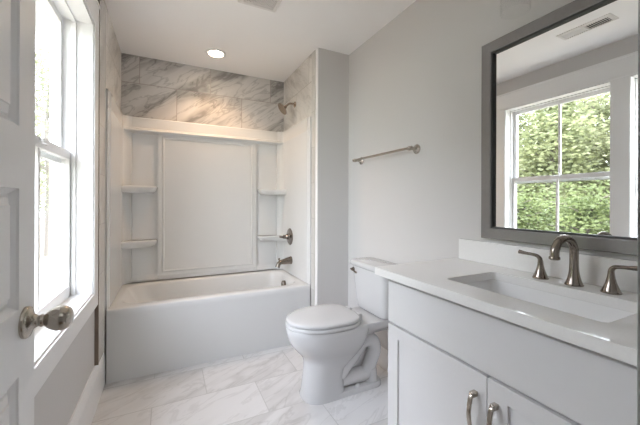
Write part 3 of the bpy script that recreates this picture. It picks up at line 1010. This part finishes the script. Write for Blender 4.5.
ct = thing('countertop', 'white quartz vanity countertop with an undermount sink cutout', 'countertop', (1.15, 0.66, 0.867))
CT0, CT1 = 0.873, 0.907
bm = B()
outer = rrect(0.862, XR - 0.001, YN + 0.002, 1.190, 0.006, 0, 6, 6)
inner = rrect(0.985, 1.273, 0.384, 0.886, 0.022, 0, 6, 6)
ring_slab(bm, outer, inner, CT0, CT1)
obj('slab', bm, M['quartz'], ct, None, 0.0025)
bm = B(); box(bm, XR - 0.020, XR - 0.001, YN + 0.002, 1.172, CT1 + 0.0002, 1.014)
obj('backsplash', bm, M['quartz'], ct, None, 0.002)

sk = thing('sink_basin', 'rectangular white undermount sink basin under the countertop cutout', 'sink', (1.13, 0.635, 0.70))
bm = B()
zt = CT0 - 0.0005
LL = [rrect(0.965, 1.293, 0.364, 0.906, 0.03, zt - 0.012, 6, 6), rrect(0.965, 1.293, 0.364, 0.906, 0.03, zt, 6, 6), rrect(0.982, 1.276, 0.381, 0.889, 0.030, zt, 6, 6),
      rrect(0.984, 1.274, 0.383, 0.887, 0.032, zt - 0.008, 6, 6), rrect(0.990, 1.268, 0.389, 0.881, 0.036, zt - 0.10, 6, 6), rrect(1.000, 1.258, 0.399, 0.871, 0.045, zt - 0.130, 6, 6),
      rrect(1.030, 1.228, 0.43, 0.84, 0.045, zt - 0.142, 6, 6), rrect(1.10, 1.16, 0.60, 0.67, 0.02, zt - 0.147, 6, 6)]
loft(bm, LL, False, True)
LO = [rrect(0.965, 1.293, 0.364, 0.906, 0.03, zt - 0.012, 6, 6), rrect(0.978, 1.280, 0.377, 0.893, 0.036, zt - 0.02, 6, 6), rrect(0.985, 1.275, 0.383, 0.887, 0.045, zt - 0.14, 6, 6), rrect(1.03, 1.228, 0.43, 0.84, 0.045, zt - 0.156, 6, 6)]
loft(bm, LO, False, True)
obj('bowl', bm, M['china'], sk, 45)
bm = B()
lathe(bm, (1.13, 0.635, zt - 0.1475), (0, 0, 1), [(0, 0.024), (0.003, 0.026), (0.004, 0.018), (0.006, 0.016), (0.008, 0)], 24)
obj('drain', bm, M['darknickel'], sk)

fa = thing('faucet', 'dark brushed metal arched faucet with two lever handles on the countertop', 'faucet', (1.335, 0.614, CT1))
bm = B()
FX, FY = 1.335, 0.614
lathe(bm, (FX, FY, CT1), (0, 0, 1), [(0, 0.0285), (0.003, 0.0290), (0.006, 0.0265), (0.010, 0.0255), (0.022, 0.0210), (0.038, 0.0172), (0.055, 0.0150), (0.075, 0.0142), (0.095, 0.0140), (0.112, 0.0140)], 32, True, False)
arc = [(FX, FY, CT1 + 0.106)]
for k in range(0, 17):
    a = PI * 0.99 * k / 16
    arc.append((FX - 0.063 + 0.063 * math.cos(a), FY, CT1 + 0.118 + 0.056 * math.sin(a)))
arc.append((FX - 0.1265, FY, CT1 + 0.110))
tube(bm, arc, 0.0140, 24)
lathe(bm, (FX - 0.1265, FY, CT1 + 0.114), (0, 0, -1), [(0, 0.0145), (0.003, 0.0165), (0.010, 0.0165), (0.012, 0.013), (0.012, 0)], 28)
obj('spout', bm, M['darknickel'], fa, 45)
bm = B()
lathe(bm, (FX + 0.020, FY, CT1 + 0.040), (0, 0, 1), [(0, 0.003), (0.020, 0.003), (0.021, 0.005), (0.030, 0.005), (0.031, 0)], 12)
obj('lift_rod', bm, M['darknickel'], fa)
for s, hy in ((1, 0.728), (-1, 0.508)):
    bm = B()
    prof = [(0, 0.0275), (0.003, 0.028), (0.006, 0.0255), (0.010, 0.0245), (0.020, 0.0200), (0.034, 0.0150), (0.050, 0.0112), (0.062, 0.0095), (0.070, 0.0090)]
    lathe(bm, (FX, hy, CT1), (0, 0, 1), prof, 28, True, False)
    pth = smooth_path([(FX, hy, CT1 + 0.066), (FX - 0.001, hy + s * 0.002, CT1 + 0.078), (FX - 0.004, hy + s * 0.012, CT1 + 0.088), (FX - 0.009, hy + s * 0.032, CT1 + 0.092), (FX - 0.014, hy + s * 0.055, CT1 + 0.094), (FX - 0.018, hy + s * 0.074, CT1 + 0.097)], 6)
    n_ = len(pth)
    tube(bm, pth, [0.0092 + (0.0062 - 0.0092) * min(1, i / (n_ * 0.5)) + 0.0025 * max(0, i / n_ - 0.7) / 0.3 for i in range(n_)], 18)
    obj('handle', bm, M['darknickel'], fa, 45)

# ------------------------------------------------------------------ mirror
mi = thing('mirror', 'large wall mirror in a wide grey brown frame above the countertop', 'mirror', (XR, 0.61, 1.5))
my0, my1, mz0, mz1 = 0.180, 1.037, 1.033, 1.984
bm = B()
fw, ft = 0.058, 0.026
def fl(e, x):
    return [(x, my0 + e, mz0 + e), (x, my1 - e, mz0 + e), (x, my1 - e, mz1 - e), (x, my0 + e, mz1 - e)]
loft(bm, [fl(0, XR - 0.0005), fl(0, XR - ft + 0.003), fl(0.003, XR - ft), fl(fw - 0.010, XR - ft), fl(fw - 0.007, XR - ft + 0.003)], False, False)
obj('mirror_frame', bm, M['frame'], mi, None, 0.001)
bm = B()
loft(bm, [fl(fw - 0.007, XR - ft + 0.003), fl(fw, XR - ft + 0.004), fl(fw, XR - 0.006)], False, False)
obj('frame_lip', bm, M['lip'], mi, None)
bm = B(); box(bm, XR - 0.0075, XR - 0.001, my0 + 0.045, my1 - 0.045, mz0 + 0.045, mz1 - 0.045)
obj('mirror_pane', bm, M['mirror'], mi, None)

# ------------------------------------------------------------------ vanity light above the mirror
vl = thing('vanity_light', 'wall light with clear glass shades above the mirror', 'wall light', (XR, 0.61, 2.24))
bm = B(); box(bm, XR - 0.022, XR - 0.0005, 0.30, 0.92, 2.205, 2.275)
obj('backplate', bm, M['nickel'], vl, None, 0.003)
for hy in (0.81, 0.61, 0.41):
    bm = B()
    tube(bm, smooth_path([(XR - 0.020, hy, 2.24), (XR - 0.07, hy, 2.245), (XR - 0.112, hy, 2.232), (XR - 0.120, hy, 2.205), (XR - 0.120, hy, 2.175)], 5), 0.008, 14)
    lathe(bm, (XR - 0.120, hy, 2.185), (0, 0, -1), [(0, 0.020), (0.004, 0.024), (0.030, 0.024), (0.032, 0.018)], 24)
    obj('lamp_arm', bm, M['nickel'], vl)
    bm = B()
    lathe(bm, (XR - 0.120, hy, 2.170), (0, 0, -1), [(0, 0.026), (0.006, 0.040), (0.016, 0.050), (0.060, 0.054), (0.164, 0.056), (0.166, 0.0545), (0.164, 0.053), (0.060, 0.051), (0.018, 0.047), (0.009, 0.037), (0.003, 0.025)], 40, False, False)
    obj('glass_shade', bm, M['shade'], vl)
    bm = B()
    lathe(bm, (XR - 0.120, hy, 2.158), (0, 0, -1), [(0, 0.013), (0.020, 0.014), (0.040, 0.024), (0.060, 0.030), (0.078, 0.027), (0.090, 0.016), (0.094, 0)], 24)
    obj('bulb', bm, M['bulb'], vl)

# ------------------------------------------------------------------ outside
bm = B()
box(bm, -40, -0.55, -18, 45, -0.75, -0.65)
struct(obj('ground', bm, M['grass'], smooth=None), 'dry tan grass ground outside the window', 'ground')
bm = B()
box(bm, -0.97, -0.552, -2.0, 6.0, 2.60, 2.66)
box(bm, -0.99, -0.97, -2.0, 6.0, 2.585, 2.76)
struct(obj('roof_eave', bm, M['siding'], smooth=None), 'grey roof eave outside above the window', 'eave')

rng = random.Random(4)
def tree(name, label, x, y, h, cr, z0, n, mat, group=None, size=0.13, low=0.0):
    t_ = thing(name, label, 'tree', (x, y, -0.65), group)
    b_ = B()
    tr = 0.05 + 0.011 * h
    tube(b_, [(x, y, -0.66), (x + 0.05, y - 0.03, h * 0.3), (x - 0.08, y + 0.06, h * 0.6), (x + 0.05, y, h * 0.92)], [tr, tr * 0.8, tr * 0.5, 0.02], 10)
    tips = []
    for k in range(14):
        a = rng.uniform(0, 2 * PI)
        zb = rng.uniform(max(0.3, z0), h * 0.8)
        ln = cr * rng.uniform(0.6, 1.0)
        e = Vector((x + math.cos(a) * ln, y + math.sin(a) * ln, zb + ln * rng.uniform(0.25, 0.7)))
        s = Vector((x, y, zb))
        mid = s.lerp(e, 0.5) + Vector((0, 0, 0.12 * ln))
        tube(b_, [s, mid, e], [tr * 0.35, tr * 0.2, 0.008], 6)
        tips.append((mid, e))
    obj('trunk', b_, M['bark'], t_, 60)
    b_ = B()
    for k in range(n):
        if k % 3 == 0:
            m_, e = tips[rng.randrange(len(tips))]
            c = m_.lerp(e, rng.uniform(0, 1.15)) + Vector((rng.gauss(0, 0.25), rng.gauss(0, 0.25), rng.gauss(0, 0.22)))
        else:
            zz = z0 + (h - z0) * rng.random() ** 0.9
            f = (zz - z0) / (h - z0)
            rr = cr * (0.55 + 0.45 * math.sin(PI * min(1, f * 1.1 + 0.12))) * (1 - 0.28 * f) * math.sqrt(rng.uniform(0.1, 1))
            a = rng.uniform(0, 2 * PI)
            c = Vector((x + rr * math.cos(a) + rng.gauss(0, 0.12), y + rr * math.sin(a) + rng.gauss(0, 0.12), zz))
        dr = Vector((rng.gauss(0, 1), rng.gauss(0, 1), rng.gauss(0, 0.7))).normalized()
        _, u, v = frame_axes(dr)
        s = size * rng.uniform(0.55, 1.2)
        b_.faces.new([b_.verts.new(c + q) for q in (u * s, v * s * 0.5, -u * s, -v * s * 0.5)])
    me = bpy.data.meshes.new('foliage')
    bmesh.ops.translate(b_, verts=b_.verts, vec=-ORG[t_.name])
    b_.to_mesh(me); b_.free()
    me.materials.append(mat)
    o = bpy.data.objects.new('foliage', me)
    COL.objects.link(o)
    o.parent = t_
    return t_
GL = 'trees outside the window'
LB = 'leafy green tree growing outside the window'
# seen in the mirror
tree('leafy_tree', LB, -6.9, 5.0, 4.2, 1.25, -0.3, 12000, M['leaf_a'], GL, 0.068)
tree('leafy_tree', LB, -7.6, 7.6, 3.9, 1.35, -0.4, 12000, M['leaf_a'], GL, 0.068)
tree('leafy_tree', LB, -7.6, 2.6, 3.6, 1.25, -0.4, 10000, M['leaf_b'], GL, 0.068)
tree('leafy_tree', LB, -10.2, 6.0, 5.2, 1.5, -0.3, 9000, M['leaf_b'], GL, 0.078)
tree('leafy_tree', LB, -10.4, 9.2, 5.6, 1.6, -0.3, 9000, M['leaf_b'], GL, 0.078)
tree('leafy_tree', LB, -10.3, 3.0, 4.9, 1.45, -0.3, 8000, M['leaf_a'], GL, 0.078)
tree('leafy_tree', LB, -13.6, 8.0, 6.2, 1.9, -0.3, 8000, M['leaf_b'], GL, 0.078)
tree('leafy_tree', LB, -13.8, 4.2, 6.0, 1.8, -0.3, 8000, M['leaf_b'], GL, 0.078)
tree('leafy_tree', LB, -13.6, 12.0, 6.4, 1.9, -0.3, 8000, M['leaf_b'], GL, 0.078)
tree('leafy_tree', LB, -4.7, 3.2, 1.3, 0.75, -0.6, 5000, M['leaf_c'], GL, 0.05)
tree('leafy_tree', LB, -5.0, 4.9, 1.2, 0.70, -0.6, 5000, M['leaf_c'], GL, 0.05)
tree('leafy_tree', LB, -5.4, 6.5, 1.3, 0.75, -0.6, 5000, M['leaf_c'], GL, 0.05)
tree('leafy_tree', LB, -8.8, 4.4, 4.5, 1.3, -0.3, 11000, M['leaf_b'], GL, 0.068)
tree('leafy_tree', LB, -9.6, 7.8, 4.7, 1.4, -0.3, 11000, M['leaf_a'], GL, 0.068)
# seen straight through the panes past the door
tree('leafy_tree', LB, -3.7, 13.6, 6.2, 1.5, 0.9, 6000, M['leaf_b'], GL, 0.07)
tree('leafy_tree', LB, -6.3, 15.4, 6.0, 1.7, 0.2, 6000, M['leaf_a'], GL, 0.078)
tree('leafy_tree', LB, -3.6, 18.4, 3.4, 1.5, -0.3, 6000, M['leaf_c'], GL, 0.078)
tree('leafy_tree', LB, -7.0, 20.0, 6.8, 2.0, 0.0, 6000, M['leaf_b'], GL, 0.09)
